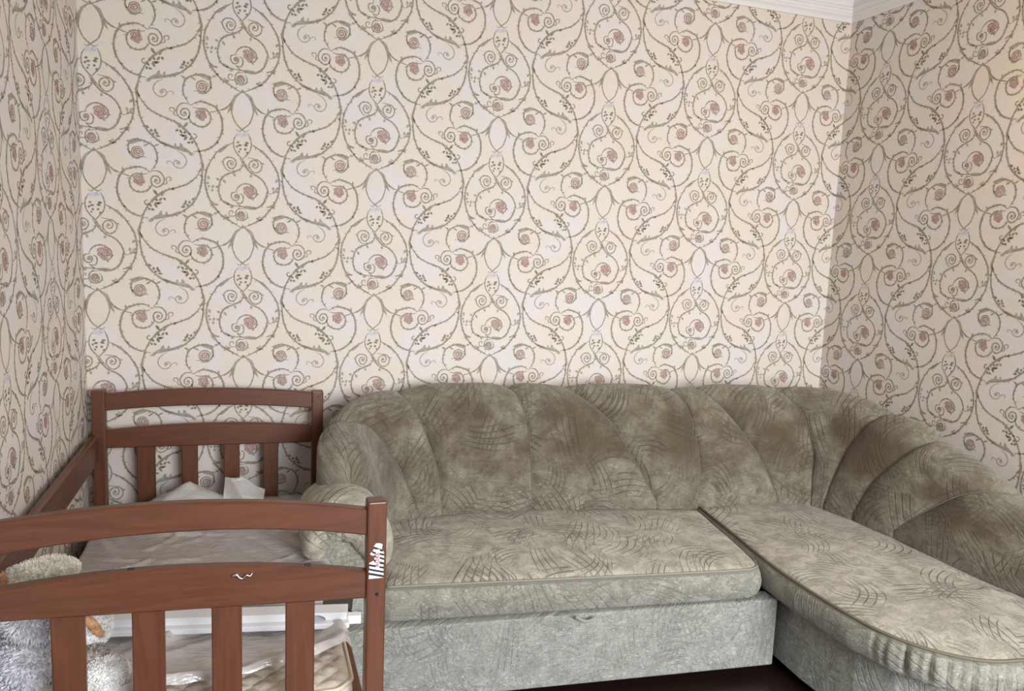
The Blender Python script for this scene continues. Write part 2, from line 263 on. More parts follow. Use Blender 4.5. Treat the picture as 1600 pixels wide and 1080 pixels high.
# ------------------------------------------------------------------ printed vine pattern of the wallpaper (millimetres from each crossing, right and down)
TILE = json.loads('''[[["s",0,5,0,[[0,0],[17,14],[34,35],[49,57],[68,73],[89,81]]],["s",0,3.2,0,[[89,81],[106,87],[126,93]]],["s",0,5.5,1,[[190,71],[182,65],[166,56],[147,54],[124,60],[101,70],[85,93],[77,121],[76,153],[85,183],[101,210],[124,230],[148,240],[167,245],[183,247]]],["b",1,0,0,[[181,265],[185,254],[206,237],[222,230],[246,231],[270,225],[298,214],[306,220],[282,232],[246,243],[214,250],[191,255]]],["l",1,11,0,[[222,241],[228,222]]],["l",1,9,0,[[203,246],[191,259]]],["l",1,8,0,[[246,236],[248,222]]],["l",1,8,0,[[278,228],[286,233]]],["s",0,5,1,[[246,239],[282,228],[304,217],[322,202],[342,183],[360,153],[372,119],[378,82],[379,50]]],["b",0,0,0,[[372,-17],[379,6],[386,33],[381,56],[366,54],[376,38],[374,10]]],["s",0,4.6,1,[[379,38],[369,59],[355,80],[333,102],[309,115],[273,129],[245,138],[226,152],[202,174],[185,195],[171,220],[161,245],[155,273],[151,302],[152,326],[153,358]]],["s",0,7,0,[[253,135],[226,152],[202,174],[190,187]]],["s",0,4.8,1,[[196,65],[211,42],[218,21],[215,-6],[205,-27],[185,-40],[162,-48],[139,-48],[122,-36],[117,-20],[118,-4],[127,11],[145,23],[166,15],[180,17]]],["b",3,0,0,[[111,-42],[127,-48],[150,-52],[170,-46],[147,-37],[124,-29]]],["p",2,3.2,0,[[149,-3],[172,-6]],2.1],["r",6,8,0,[[149,-3]]],["s",0,4.6,1,[[184,77],[166,81],[143,80],[128,89],[119,105],[122,129],[137,145],[159,149],[182,140],[196,122],[198,106]]],["r",2,18,0,[[153,104]]],["s",0,4,0,[[188,72],[206,65],[225,68],[239,85],[241,103],[231,119],[214,127],[198,118],[194,103],[200,88],[214,85],[225,94],[225,108],[214,113],[206,106],[212,97]]],["r",0,8,0,[[212,101]]],["s",0,3,0,[[234,117],[251,110],[248,94],[254,86],[265,88],[265,98],[256,101]]],["s",3,3.4,0,[[242,247],[219,261],[208,282],[213,301],[229,313],[247,309],[255,297],[247,285],[235,288],[231,298],[239,304]]],["s",3,2.6,0,[[255,298],[265,290],[277,290],[278,299],[272,299]]],["r",3,8,0,[[239,294]]],["s",5,3,0,[[187,193],[175,196],[170,185],[177,178],[183,181]]],["l",5,9,0,[[201,136],[213,152]]],["l",5,8,0,[[190,187],[202,176]]],["l",5,8,0,[[206,173],[216,177]]],["l",5,8,0,[[214,189],[228,186]]],["l",5,8,0,[[222,180],[230,169]]],["l",5,8,0,[[191,211],[202,214]]],["l",5,8,0,[[196,204],[189,195]]],["l",5,8,0,[[236,165],[244,173]]],["l",5,8,0,[[224,192],[210,187]]],["l",5,8,0,[[202,198],[214,189]]],["l",5,8,0,[[185,205],[187,215]]],["l",5,8,0,[[206,193],[214,203]]],["l",5,8,0,[[230,161],[234,151]]],["l",5,8,0,[[306,191],[318,182]]],["l",5,8,0,[[318,184],[318,173]]],["l",5,8,0,[[318,195],[304,198]]],["l",5,8,0,[[328,184],[333,175]]],["l",5,8,0,[[338,170],[350,163]]],["l",5,8,0,[[330,188],[322,191]]],["b",1,0,0,[[21,17],[38,31],[47,57],[58,86],[47,79],[43,71],[39,83],[33,51]]],["r",0,7,0,[[273,130]]],["r",7,10,0,[[65,-38]]],["l",0,8,0,[[49,-36],[60,-33]]],["l",0,6,0,[[205,-27],[221,-35]]],["l",0,6,0,[[189,-37],[174,-27]]],["l",0,6,0,[[97,72],[96,61]]]],[["s",0,3.6,0,[[0,1],[-18,13],[-34,30],[-42,52],[-42,79],[-37,100],[-26,124],[-11,140],[4,152],[16,152],[23,146]]],["s",0,3.6,0,[[0,1],[17,10],[33,27],[42,48],[41,75],[34,101],[24,124],[7,139],[-10,153],[-21,153],[-24,148]]],["s",1,7,1,[[-12,10],[-29,25],[-38,46]]],["s",1,7,1,[[13,8],[30,22],[39,41]]],["r",0,9,0,[[0,1]]],["b",4,0,0,[[-21,161],[-10,156],[0,162],[10,154],[20,158],[22,168],[12,170],[12,177],[5,171],[-4,176],[-15,174],[-23,176]]],["s",0,3.6,0,[[-21,164],[-32,184],[-35,206],[-30,228],[-16,248],[-4,260],[10,282],[27,299]]],["s",0,3.6,0,[[20,160],[29,183],[32,205],[26,230],[9,251],[-3,266]]],["s",0,4,1,[[-36,200],[-54,211],[-76,224],[-95,240],[-111,263],[-123,283]]],["b",3,0,0,[[-92,242],[-81,226],[-56,214],[-65,227],[-84,243]]],["s",0,4,1,[[31,202],[51,213],[71,226],[89,241],[107,259]]],["b",3,0,0,[[57,215],[74,222],[90,237],[101,254],[83,241],[66,229]]],["s",0,5,1,[[-104,260],[-117,274],[-131,301],[-139,330],[-141,359],[-137,390],[-126,424],[-111,451],[-90,479],[-67,497],[-40,513],[-19,526],[-1,533]]],["s",0,5,1,[[77,235],[95,248],[111,270],[127,295],[136,323],[140,355],[135,394],[124,424],[106,452],[85,480],[62,500],[35,516],[11,528],[-1,533]]],["s",0,4.6,0,[[-12,258],[1,280],[19,302],[34,316],[58,327],[79,346],[92,371],[99,391],[111,391]]],["s",0,4.6,1,[[0,266],[-2,291],[-20,307],[-40,317],[-63,326],[-81,345],[-90,372],[-90,401],[-82,423],[-65,439],[-38,446],[-8,448]]],["s",0,5.5,1,[[-8,448],[16,453],[40,455],[61,447],[78,431],[88,409],[93,385],[92,371]]],["b",3,0,0,[[-2,447],[21,444],[49,449],[28,457],[7,455]]],["b",3,0,0,[[-76,428],[-62,432],[-44,445],[-59,444]]],["s",0,3.6,0,[[-34,312],[-56,310],[-70,293],[-74,277],[-69,266],[-56,258],[-35,261],[-25,277],[-32,296],[-46,302],[-57,291],[-56,276],[-44,271],[-35,278],[-38,289],[-46,289]]],["s",0,3.2,0,[[-73,277],[-82,276]]],["s",0,3.6,0,[[18,254],[42,258],[60,263],[72,279],[68,300],[52,312],[37,309],[26,295],[24,278],[36,265],[51,265],[58,278],[53,291],[41,292],[36,281],[45,273]]],["s",0,3.2,0,[[72,272],[81,277]]],["r",0,7,0,[[0,275]]],["r",0,7,0,[[-44,282]]],["r",0,7,0,[[44,281]]],["s",0,4.2,0,[[-27,391],[-18,373],[-1,360],[20,358],[38,367],[50,380],[51,401],[39,413],[21,412],[10,401]]],["r",2,20,0,[[25,387]]],["s",2,3,0,[[33,411],[36,419],[43,420]]],["s",2,3,0,[[47,392],[60,398]]],["s",0,3.6,0,[[-21,391],[-42,397],[-43,414],[-32,426],[-18,421],[-15,406],[-25,401],[-33,412],[-25,417]]],["s",0,3.6,0,[[-12,397],[0,405],[0,425],[-8,436],[-20,433]]],["r",0,10,0,[[-24,411]]],["s",0,3.4,0,[[-26,430],[-14,444],[-1,451]]],["s",0,3.6,1,[[4,457],[-20,460],[-28,477],[-24,497],[-4,504],[14,494],[16,477],[8,464]]],["p",2,3,0,[[-7,482],[9,481]],2.2],["r",6,7,0,[[-7,482]]],["s",0,3,0,[[-28,486],[-40,489],[-52,485],[-52,471],[-43,466],[-37,473],[-43,478]]],["r",7,11,0,[[-69,497]]],["r",7,12,0,[[68,496]]],["b",0,0,0,[[-122,432],[-111,438],[-91,445],[-97,450],[-111,449],[-123,455],[-119,443]]],["b",0,0,0,[[122,426],[109,437],[88,446],[94,449],[112,443],[121,454]]],["l",5,8,0,[[-24,200],[-15,196]]],["l",5,8,0,[[-20,210],[-7,208]]],["l",5,8,0,[[-14,221],[-7,225]]],["l",5,8,0,[[-20,219],[-23,212]]],["l",5,8,0,[[-17,237],[-13,232]]],["l",5,8,0,[[24,198],[12,197]]],["l",5,8,0,[[20,209],[7,206]]],["l",5,8,0,[[13,219],[7,225]]],["l",5,8,0,[[14,210],[11,202]]],["l",5,8,0,[[12,239],[19,234]]],["l",1,9,0,[[-132,333],[-127,347]]],["l",1,9,0,[[-127,367],[-134,361]]],["l",1,9,0,[[-121,375],[-131,377]]],["l",1,9,0,[[-116,383],[-111,372]]],["l",1,9,0,[[-115,384],[-115,394]]],["l",1,9,0,[[111,391],[123,381]]],["l",1,9,0,[[117,380],[115,367]]],["l",1,9,0,[[123,377],[135,367]]],["l",1,9,0,[[124,380],[133,383]]],["l",1,9,0,[[125,347],[131,335]]],["l",1,9,0,[[-34,317],[-30,329]]],["l",1,9,0,[[-75,345],[-67,357]]],["l",1,9,0,[[-86,349],[-98,345]]],["l",1,9,0,[[-92,375],[-101,377]]],["l",1,9,0,[[31,319],[30,330]]],["l",1,9,0,[[-96,479],[-108,482]]],["l",1,9,0,[[-47,446],[-42,455]]]]]''')
TINT = [lin(*c)[:3] for c in ((139, 127, 106), (150, 148, 130), (150, 108, 103), (160, 152, 140), (198, 197, 210), (108, 108, 78), (200, 177, 168), (188, 156, 142))]
PITCH, DROP = .53, .52832
def build_tile():
    V, F, K = [], [], []
    r = np.random.default_rng(3); lay = [0]
    def nz():
        lay[0] = (lay[0]*7+3) % 11; return .0002+.00004*lay[0]
    def poly(P, c):
        o = len(V); z = nz(); z = {6: .0001, 1: .00013, 3: .00014}.get(c, 0)+(z-.0002)*.04 if c in (6, 1, 3) else z; V.extend((x, w, z) for x, w in P); K.extend([c]*len(P)); F.append(tuple(range(o, o+len(P))))
    def ribbon(P, w, c, taper=True, z=None):
        P = np.asarray(P, float); n = len(P); Tn = np.gradient(P, axis=0); Tn /= np.linalg.norm(Tn, axis=1)[:, None]+1e-9; N = np.c_[-Tn[:, 1], Tn[:, 0]]
        t = np.linspace(0, 1, n); ww = w*.70*np.ones(n)
        if taper: ww *= np.minimum(1, .35+4*np.minimum(t, 1-t))
        ww *= 1+.18*np.sin(t*n*1.9)
        o = len(V); z = nz() if z is None else z
        for p, q, a in zip(P, N, ww): V.append((*(p+q*a), z)); V.append((*(p-q*a), z)); K.extend((c, c))
        F.extend((o+2*i, o+2*i+1, o+2*i+3, o+2*i+2) for i in range(n-1))
    def leaf(a, b, w, c):
        a, b = np.array(a, float), np.array(b, float); d = b-a; n = np.array((-d[1], d[0])); n = n/(np.linalg.norm(n)+1e-9)*w*.62; b = b+d*.35; d = b-a
        poly([a, a+d*.3+n*.8, a+d*.55+n, a+d*.8+n*.55, b, a+d*.8-n*.5, a+d*.5-n, a+d*.25-n*.7], c)
    def stroke(c, w, thorn, P):
        S = crom(P, 8); L = np.linalg.norm(np.diff(S, axis=0), axis=1).sum(); S = resample(S, max(6, int(L/5))); ribbon(S, w, c)
        if thorn:
            n = int(L/23); side = 1
            for i in range(1, n):
                j = int((i+r.uniform(-.25, .25))/n*(len(S)-1)); j = min(max(j, 1), len(S)-2); t = S[j+1]-S[j-1]; t /= np.linalg.norm(t)+1e-9; q = np.array((-t[1], t[0]))*side; side = -side
                h = r.uniform(8, 13); p = S[j]; poly([p-t*4, p+t*4, p+q*h*.55+t*3.8, p+q*h+t*5.5, p+q*h*.5+t*.2], c)
    def spiral(c0, rad, turns, w, c, a0=0, rin=.12, sgn=1):
        n = int(18*turns); t = np.linspace(0, 1, n); a = a0+sgn*t*turns*2*np.pi; q = rad*(1-(1-rin)*t); ribbon(np.c_[c0[0]+q*np.cos(a), c0[1]+q*np.sin(a)], w, c)
    def item(it, m):
        k, c, w, th, P = it[:5]; P = [(x*m, y) for x, y in P]
        if k == 's': stroke(c, w, th, P)
        elif k == 'b':
            # leaf body: outline filled, veins on top
            S = resample(crom(P+P[:1], 4), 26)[:-1]; cen = S.mean(0); poly(S, c)
            far = S[np.argmax(np.linalg.norm(S-cen, axis=1))]
            if c != 4: ribbon(resample([far, cen, 2*cen-far], 5), 1.8, 0)
            else:
                for a in range(5): ribbon(resample([cen, cen+(16*math.cos(a*1.26+.3), 13*math.sin(a*1.26+.3))], 4), 1.6, 3)
        elif k == 'l': leaf(P[0], P[1], w, c)
        elif k == 'p':
            rad = np.hypot(P[1][0]-P[0][0], P[1][1]-P[0][1]); a = np.linspace(0, 2*np.pi, 13)[:-1]; poly(np.c_[P[0][0]+rad*.7*np.cos(a), P[0][1]+rad*.7*np.sin(a)], 6)
            spiral(P[0], rad, 1.15, w*1.2, 0, 0, .72, m); spiral(P[0], rad*.68, 1.6, w, c, 1, .2, m)
        elif k == 'r':
            p = np.array(P[0], float)
            if c == 2:
                a = np.linspace(0, 2*np.pi, 15)[:-1]; q = w*(1.2+.12*np.sin(5*a)); poly(np.c_[p[0]+q*np.cos(a), p[1]+q*np.sin(a)], 6)
                for j in range(13):
                    b0 = j*2.399; d = w*(.25+.72*(j/13)); cc = p+d*np.array((math.cos(b0), math.sin(b0))); aa = np.linspace(b0-1.5, b0+1.5, 6); ribbon(np.c_[cc[0]+w*.3*np.cos(aa), cc[1]+w*.3*np.sin(aa)], 3.2, 2)
                spiral(p, w*.42, 1.3, 3, 2, 1)
            else:
                a = np.linspace(0, 2*np.pi, 11)[:-1]; q = w*(.75+.2*np.sin(3*a+1)); poly(np.c_[p[0]+q*np.cos(a), p[1]+q*np.sin(a)], c)
    for it in TILE[0]: item(it, 1); item(it, -1)
    for it in TILE[1]: item(it, 1)
    return np.array(V), F, np.array(K)
TV, TF, TK = build_tile(); TV[:, :2] /= 1000
def paper_print(parent, ulo, uhi, u0, w0, place):
    """repeat the tile over one wall; u runs right and w down as seen from the room; clipped to the wall"""
    V, F, K = [], [], []; off = 0; whi = -FLOOR; wlo = -CORN
    fi = [np.array(f) for f in TF]
    for i in range(int((ulo-u0)/PITCH)-2, int((uhi-u0)/PITCH)+3):
        for k in range(-4, 12):
            if (i+k) % 2: continue
            du, dw = u0+i*PITCH, w0+k*DROP/2
            if du < ulo-.5 or du > uhi+.5 or dw > whi+.2 or dw < wlo-.8: continue
            P = TV+(du, dw, 0); u = np.clip(P[:, 0], ulo, uhi); w = np.clip(P[:, 1], wlo, whi)
            inside = (P[:, 0] > ulo) & (P[:, 0] < uhi) & (P[:, 1] > wlo) & (P[:, 1] < whi)
            V.append(place(u, w, P[:, 2])); K.append(TK)
            F.extend((f+off).tolist() for f in fi if inside[f].any()); off += len(P)
    V = np.vstack(V); K = np.concatenate(K); col = np.array([(*c, 1) for c in TINT])[K]
    o = mesh('printed_vine_pattern', V, F, INK, parent=parent, smooth=False, col=col); o['kind'] = 'stuff'; return o
wall = bpy.data.objects
paper_print(wall['wall_back'], XL, XR, 0, 0, lambda u, w, e: np.c_[u, -e, -w])
paper_print(wall['wall_right'], 0, 3.2, .25894, -.26791, lambda u, w, e: np.c_[XR-e, -u, -w])
paper_print(wall['wall_left'], -3.2, 0, -.49547, .26663, lambda u, w, e: np.c_[XL+e, u, -w])

# ------------------------------------------------------------------ corner sofa
sofa = thing('corner_sofa', 'grey-green velvet corner sofa with scalloped shell back and right-hand chaise', 'sofa', (1.9, -.7, FLOOR))
PATH = [(0.985,-0.66),(0.99,-0.50),(1.035,-0.385),(1.135,-0.305),(1.32,-0.275),(1.7,-0.30),(2.2,-0.345),(2.6,-.385),(2.88,-0.415),(2.985,-0.45),(3.045,-0.52),(3.075,-0.66),(3.085,-0.9),(3.09,-1.25),(3.11,-1.5),(3.12,-2.0)]
CREST = [-1.60,-1.55,-1.49,-1.455,-1.445,-1.442,-1.450,-1.452,-1.452,-1.452,-1.460,-1.476,-1.515,-1.63,-1.705,-1.80]
PROF = [(0,-.005,-.14),(.1,-.015,0),(.25,-.02,.25),(.4,0,.5),(.55,.03,.76),(.65,.06,.91),(.74,.12,1.0),(.82,.175,.94),(.9,.195,.75),(1,.20,-.75)]
ZS = -1.95
_d = crom([(*p, c) for p, c in zip(PATH, CREST)], 30); _s = np.r_[0, np.cumsum(np.hypot(*np.diff(_d[:, :2], axis=0).T))]; SL = _s[-1]
_p = crom(PROF, 12); _pl = np.r_[0, np.cumsum(np.hypot(np.diff(_p[:, 1]), np.diff(_p[:, 2])*.5))]
def back_surface(s, v):
    x, y, h = (np.interp(s, _s, _d[:, k]) for k in range(3)); e = .03
    tx = np.interp(s+e, _s, _d[:, 0])-np.interp(s-e, _s, _d[:, 0]); ty = np.interp(s+e, _s, _d[:, 1])-np.interp(s-e, _s, _d[:, 1]); L = np.hypot(tx, ty)+1e-9
    n = np.stack([-ty/L, tx/L, 0*x], -1); o = np.interp(v, _p[:, 0], _p[:, 1]); f = np.interp(v, _p[:, 0], _p[:, 2])
    P = np.stack([x+n[..., 0]*o, y+n[..., 1]*o, ZS+f*(h-ZS)], -1)
    do = np.interp(v+.02, _p[:, 0], _p[:, 1])-np.interp(v-.02, _p[:, 0], _p[:, 1]); dz = (np.interp(v+.02, _p[:, 0], _p[:, 2])-np.interp(v-.02, _p[:, 0], _p[:, 2]))*(h-ZS)
    l = np.hypot(do, dz)+1e-9
    return P, n*(-dz/l)[..., None]+np.stack([0*x, 0*x, do/l], -1)
# channel seams, as place along the back at heights up the profile
SEAMS = [[(.1,.50),(.35,.412),(.5,.35),(.63,.285),(.72,.235)],
 [(.11,.60),(.33,.578),(.54,.521),(.72,.462)],
 [(.11,.996),(.33,.988),(.55,.973),(.69,.934),(.76,.90)],
 [(.11,1.58),(.30,1.486),(.53,1.362),(.68,1.222),(.76,1.14)],
 [(.09,1.783),(.29,1.782),(.49,1.759),(.67,1.712),(.76,1.675)],
 [(.11,2.187),(.37,2.07),(.52,1.969),(.69,1.844),(.76,1.78)],
 [(.12,2.35),(.36,2.342),(.56,2.288),(.70,2.226),(.76,2.19)],
 [(.11,2.412),(.27,2.451),(.46,2.49),(.71,2.584),(.76,2.61)],
 [(.11,2.576),(.35,2.661),(.57,2.778),(.74,2.848),(.8,2.87)],
 [(.12,2.794),(.29,2.903),(.55,3.051),(.72,3.167),(.8,3.21)]]
v_ = np.linspace(0, 1, 64)
v_ = np.interp(np.linspace(0, 1, 58), np.linspace(0, 1, 5), [0, .3, .6, .86, 1])
def seam_s(k):
    if k < 0: return np.zeros_like(v_)
    if k >= len(SEAMS): return np.full_like(v_, SL)
    a = np.array(SEAMS[k]); return np.interp(v_, a[:, 0], a[:, 1])
NU = 27
for k in range(-1, len(SEAMS)):
    a, b = seam_s(k), seam_s(k+1); w = np.linspace(0, 1, NU)
    w = .5-.5*np.cos(np.pi*w)
    S = a[None]+(b-a)[None]*w[:, None]; Vv = np.broadcast_to(v_, S.shape); P, N = back_surface(S, Vv)
    wid = np.clip((b-a)/.3, .25, 1.0)[None]
    amp = np.interp(v_, [0, .1, .3, .6, .8, .9, 1], [.25, .55, .9, 1, .8, .3, 0])[None]
    q = np.abs(2*w-1)[:, None]; puff = .028*wid*amp*(1-q**3.0)-.012*amp*q**14
    lump = .004*np.sin(S*23+k)*np.sin(Vv*17+2*k)
    P = P+N*(puff+lump*(1-q**4)*amp)[..., None]
    if k == -1:                                           # the left end closes in a rounded nose
        sx, n0 = back_surface(S, np.zeros_like(S)); nn_ = np.stack([n0[..., 0], n0[..., 1], 0*S], -1); nn_ /= np.linalg.norm(nn_, axis=-1)[..., None]
        nv_ = back_surface(S, np.full_like(S, .3))[1]; nv_[..., 2] = 0; nv_ /= -np.linalg.norm(nv_, axis=-1)[..., None]
        spine = sx-nv_*-.0; spine = spine+nv_*.095; spine[..., 2] = np.minimum(P[..., 2], np.interp(S, _s, _d[:, 2])-.10)
        kk = np.sqrt(np.clip(1-(1-np.clip(S/.13, 0, 1))**2, 0, 1))[..., None]; P = spine+(P-spine)*kk
    UV = np.stack([S+.37*k, np.interp(Vv, _p[:, 0], _pl)], -1)
    Vt = P.reshape(-1, 3); F = grid_faces(NU, len(v_)); U = UV.reshape(-1, 2)
    for end in (NU-1,) if k == len(SEAMS)-1 else ():
        F.append([end*len(v_)+i for i in range(len(v_))][::(1 if end else -1)])
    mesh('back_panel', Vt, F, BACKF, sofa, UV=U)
    if 0 <= k:                                            # sewn seam welt between two channels
        P0, N0 = back_surface(a[6:-10], v_[6:-10]); Vt, F = tube(P0-N0*.0075, .0028, 6); mesh('seam_welt', Vt, F, PIPEF, sofa)

def coons(b, t, l, r, nu, nv):
    """b, t run left to right; l, r run from b to t"""
    b, t = resample(b, nu), resample(t, nu); l, r = resample(l, nv), resample(r, nv); u = np.linspace(0, 1, nu)[:, None, None]; v = np.linspace(0, 1, nv)[None, :, None]
    return (1-v)*b[:, None]+v*t[:, None]+(1-u)*l[None]+u*r[None]-((1-u)*(1-v)*b[0]+u*(1-v)*b[-1]+(1-u)*v*t[0]+u*v*t[-1])
def cushion(name, b, t, l, r, zw, crown, zb, bulge, mat, gather=None, sag=None, nu=70, nv=50, skirt_in=.0):
    G = coons(b, t, l, r, nu, nv); u = np.linspace(0, 1, nu)[:, None]; v = np.linspace(0, 1, nv)[None]
    e = (16*u*(1-u)*v*(1-v))
    z = zw(G[..., 0], G[..., 1])+crown*np.clip(e, 0, 1)**.42 + .0035*np.sin(G[..., 0]*19+1.3*np.sin(G[..., 1]*9))*np.sin(G[..., 1]*15+.5)*e**.3
    if sag is not None: z = z+sag(G[..., 0], G[..., 1])*e**.3
    top = np.dstack([G, z]); V = top.reshape(-1, 3).tolist(); UV = G.reshape(-1, 2).tolist(); F = grid_faces(nu, nv)
    id_ = lambda i, j: i*nv+j
    ring = [id_(i, 0) for i in range(nu)]+[id_(nu-1, j) for j in range(1, nv)]+[id_(i, nv-1) for i in range(nu-2, -1, -1)]+[id_(0, j) for j in range(nv-2, 0, -1)]
    R = np.array([V[i] for i in ring]); m = len(R); tan = np.roll(R, -1, 0)-np.roll(R, 1, 0); out = np.c_[tan[:, 1], -tan[:, 0]]; out /= np.linalg.norm(out, axis=1)[:, None]+1e-9
    for _ in range(6): out = (np.roll(out, 1, 0)+out*2+np.roll(out, -1, 0)); out /= np.linalg.norm(out, axis=1)[:, None]
    per = np.r_[0, np.cumsum(np.linalg.norm(np.diff(R, axis=0), axis=1))]; rows = 12; prev = ring
    for q in range(1, rows+1):
        f = q/rows; prof = bulge*math.sin(math.pi*min(1, f*.94+.03))**.7-skirt_in*f
        g = 0 if gather is None else gather(R[:, 0], R[:, 1], per)*math.sin(math.pi*min(1, f*.9+.12))
        X = R[:, :2]+out*(prof+g)[..., None] if gather is not None else R[:, :2]+out*prof
        zz = R[:, 2]+(zb-R[:, 2])*f; base_ = len(V); V += np.c_[X, zz].tolist(); UV += np.c_[per+.5, zz+.31].tolist(); cur = list(range(base_, base_+m))
        F += [(prev[i], cur[i], cur[(i+1) % m], prev[(i+1) % m]) for i in range(m)]; prev = cur
    F.append(prev[::-1])
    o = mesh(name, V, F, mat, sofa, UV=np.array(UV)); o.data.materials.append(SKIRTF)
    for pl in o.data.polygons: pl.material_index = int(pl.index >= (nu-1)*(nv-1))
    return o, R, out
# main seat
b = [(.985, -.895), (1.35, -.935), (1.8, -.985), (2.2, -1.028), (2.31, -1.035), (2.35, -1.02), (2.368, -.985)]
r_ = [(2.368, -.985), (2.405, -.80), (2.478, -.405)]
t_ = [(.985, -.38), (1.15, -.27), (1.7, -.28), (2.478, -.405)]
o, R, out = cushion('seat_cushion', b, t_, [(.985, -.895), (.985, -.38)], r_, lambda x, y: -1.968-.012*np.clip((x-1)/1.4, 0, 1), .038, -2.088, .022, SEATF)
keep = (R[:, 1] < -.5); Rk = R[keep & (R[:, 0] > 1.0)]
Vt, F = tube(np.c_[b[0][0]*0+resample(b, 80), np.interp(resample(b, 80)[:, 0], [.98, 2.4], [-1.966, -1.978])]+(0, -.003, 0), .0038, 6); mesh('piping', Vt, F, PIPEL, o)
Vt, F = tube(np.c_[resample(r_, 40), np.full(40, -1.977)]+(.003, 0, 0), .0045, 6); mesh('piping', Vt, F, PIPEF, o)
# chaise
l_ = [(2.50, -.40), (2.455, -.72), (2.412, -1.0), (2.398, -1.2), (2.402, -1.45), (2.43, -1.59), (2.49, -1.695), (2.58, -1.77), (2.70, -1.80)]
front = [(2.70, -1.80), (3.0, -1.825), (3.36, -1.83)]
o, R, out = cushion('chaise_cushion', front, [(2.50, -.40), (2.8, -.41), (3.06, -.42)], l_[::-1], [(3.36, -1.83), (3.14, -1.5), (3.115, -.9), (3.06, -.42)], lambda x, y: -1.975+0*x, .030, -2.082, .020, SEATF,
    gather=lambda x, y, p: np.where((y < -1.5), np.clip((-1.5-y)/.2, 0, 1)*(.007-.034*(1-np.abs(np.sin(p*70+1.2*np.sin(p*23))))**3.5+.003*np.sin(p*200)), 0),
    sag=lambda x, y: -.012*np.exp(-((x-2.85)**2+(y+1.3)**2)/.05)+.010*np.exp(-((x-3.0+.35*(y+1.4))/.02)**2)*np.exp(-((y+1.42)/.09)**2), nu=150, nv=220)
W = np.vstack([l_, front[1:]]); W = resample(crom(W, 8), 140); Vt, F = tube(np.c_[W, np.full(140, -1.973)], .005, 6); mesh('piping', Vt, F, PIPEF, o)
# upholstered plinths and the pull-out drawer
def slab(name, outline, z0, z1, mat, parent, rnd=.006):
    bm = bmesh.new(); vs = [bm.verts.new((x, y, z0)) for x, y in outline]; f = bm.faces.new(vs); ex = bmesh.ops.extrude_face_region(bm, geom=[f])
    for g in ex['geom']:
        if isinstance(g, bmesh.types.BMVert): g.co.z = z1
    bmesh.ops.recalc_face_normals(bm, faces=list(bm.faces)); 
    if rnd: bmesh.ops.bevel(bm, geom=[e for e in bm.edges], offset=rnd, segments=2, profile=.5, affect='EDGES')
    bm.verts.index_update(); V = np.array([v.co for v in bm.verts]); F = [[v.index for v in q.verts] for q in bm.faces]; bm.free()
    c = V[:, :2].mean(0); ang = np.arctan2(V[:, 1]-c[1], V[:, 0]-c[0]); UV = np.c_[V[:, 0]-V[:, 1], V[:, 2]+.15*V[:, 1]]
    return mesh(name, V, F, mat, parent, UV=UV, smooth=False)
slab('seat_base', [(.88, -.86), (2.36, -.99), (2.43, -.30), (.98, -.2)], -2.34, -2.085, DARK, sofa)
dr = slab('drawer_front', [(.845, -.925), (2.425, -1.063), (2.423, -.985), (.847, -.847)], -2.357, -2.094, FRONTF, sofa, .007)
tp = [(1.62+.075*t, -1.005-.008*math.sin(math.pi*t)-.006*t-.012, -2.088-.010*t-.012*math.sin(math.pi*t)) for t in np.linspace(0, 1, 12)]
Vt, F = tube(tp, .006, 8); mesh('pull_tab', Vt, F, FRONTF, dr)
base_l = [(x+.062, y+.03) for x, y in l_[1:]]
slab('chaise_base', [(2.56, -.35)]+base_l+[(3.30, -1.78), (3.30, -.35)], -2.357, -2.075, FRONTF, sofa, .005)
for x, y in ((1.0, -.78), (1.7, -.84), (2.3, -.9), (1.2, -.3), (2.62, -.6), (2.62, -1.5), (3.2, -.6), (3.2, -1.65)):
    Vt, F = box((x-.03, y-.03, FLOOR), (x+.03, y+.03, -2.33), .004); mesh('foot', Vt, F, BLACK, sofa, smooth=False)
# left arm: a padded horseshoe roll over a flat front panel
arc = crom([(.752, -1.862), (.762, -1.815), (.79, -1.775), (.85, -1.753), (.915, -1.775), (.955, -1.84), (.973, -1.905)], 6)
arc = resample(arc, 34); tn = np.gradient(arc, axis=0); tn /= np.linalg.norm(tn, axis=1)[:, None]; nr = np.c_[-tn[:, 1], tn[:, 0]]
th = np.linspace(0, 1, len(arc)); half = np.interp(th, [0, .2, .5, .8, 1], [.036, .060, .084, .068, .044]); half = half*(1+.03*np.sin(th*9))
capsule = []                                               # (radial, depth) outline: back, outer flank, round nose, inner flank, back
for t in np.linspace(0, 1, 14): capsule.append((1-.25*(1-t)**2, -.50-.29*t))
for a in np.linspace(90, -90, 13)[1:-1]: capsule.append((math.sin(math.radians(a)), -.79-.075*math.cos(math.radians(a))**.8))
for t in np.linspace(0, 1, 14): capsule.append((-1, -.79+.29*t))
cp = np.array(capsule); PV = np.zeros((len(arc), len(cp), 3)); 
gat = .004*np.sin(th*95)[:, None]*np.clip((-cp[:, 1]-.74)/.08, 0, 1)[None]*(cp[:, 0] < .5)[None]
PV[..., 0] = arc[:, None, 0]+nr[:, None, 0]*(half[:, None]*cp[None, :, 0]); PV[..., 2] = arc[:, None, 1]+nr[:, None, 1]*(half[:, None]*cp[None, :, 0]); PV[..., 1] = cp[None, :, 1]-gat
cl = np.r_[0, np.cumsum(np.linalg.norm(np.diff(cp*(.06, 1), axis=0), axis=1))]; al = np.r_[0, np.cumsum(np.linalg.norm(np.diff(arc, axis=0), axis=1))]
UV = np.stack(np.broadcast_arrays(al[:, None]+2, cl[None]), -1).reshape(-1, 2); m = len(cp)
F = grid_faces(len(arc), m, flip=True)+[tuple(range(m)), tuple(range((len(arc)-1)*m, len(arc)*m))[::-1], ]
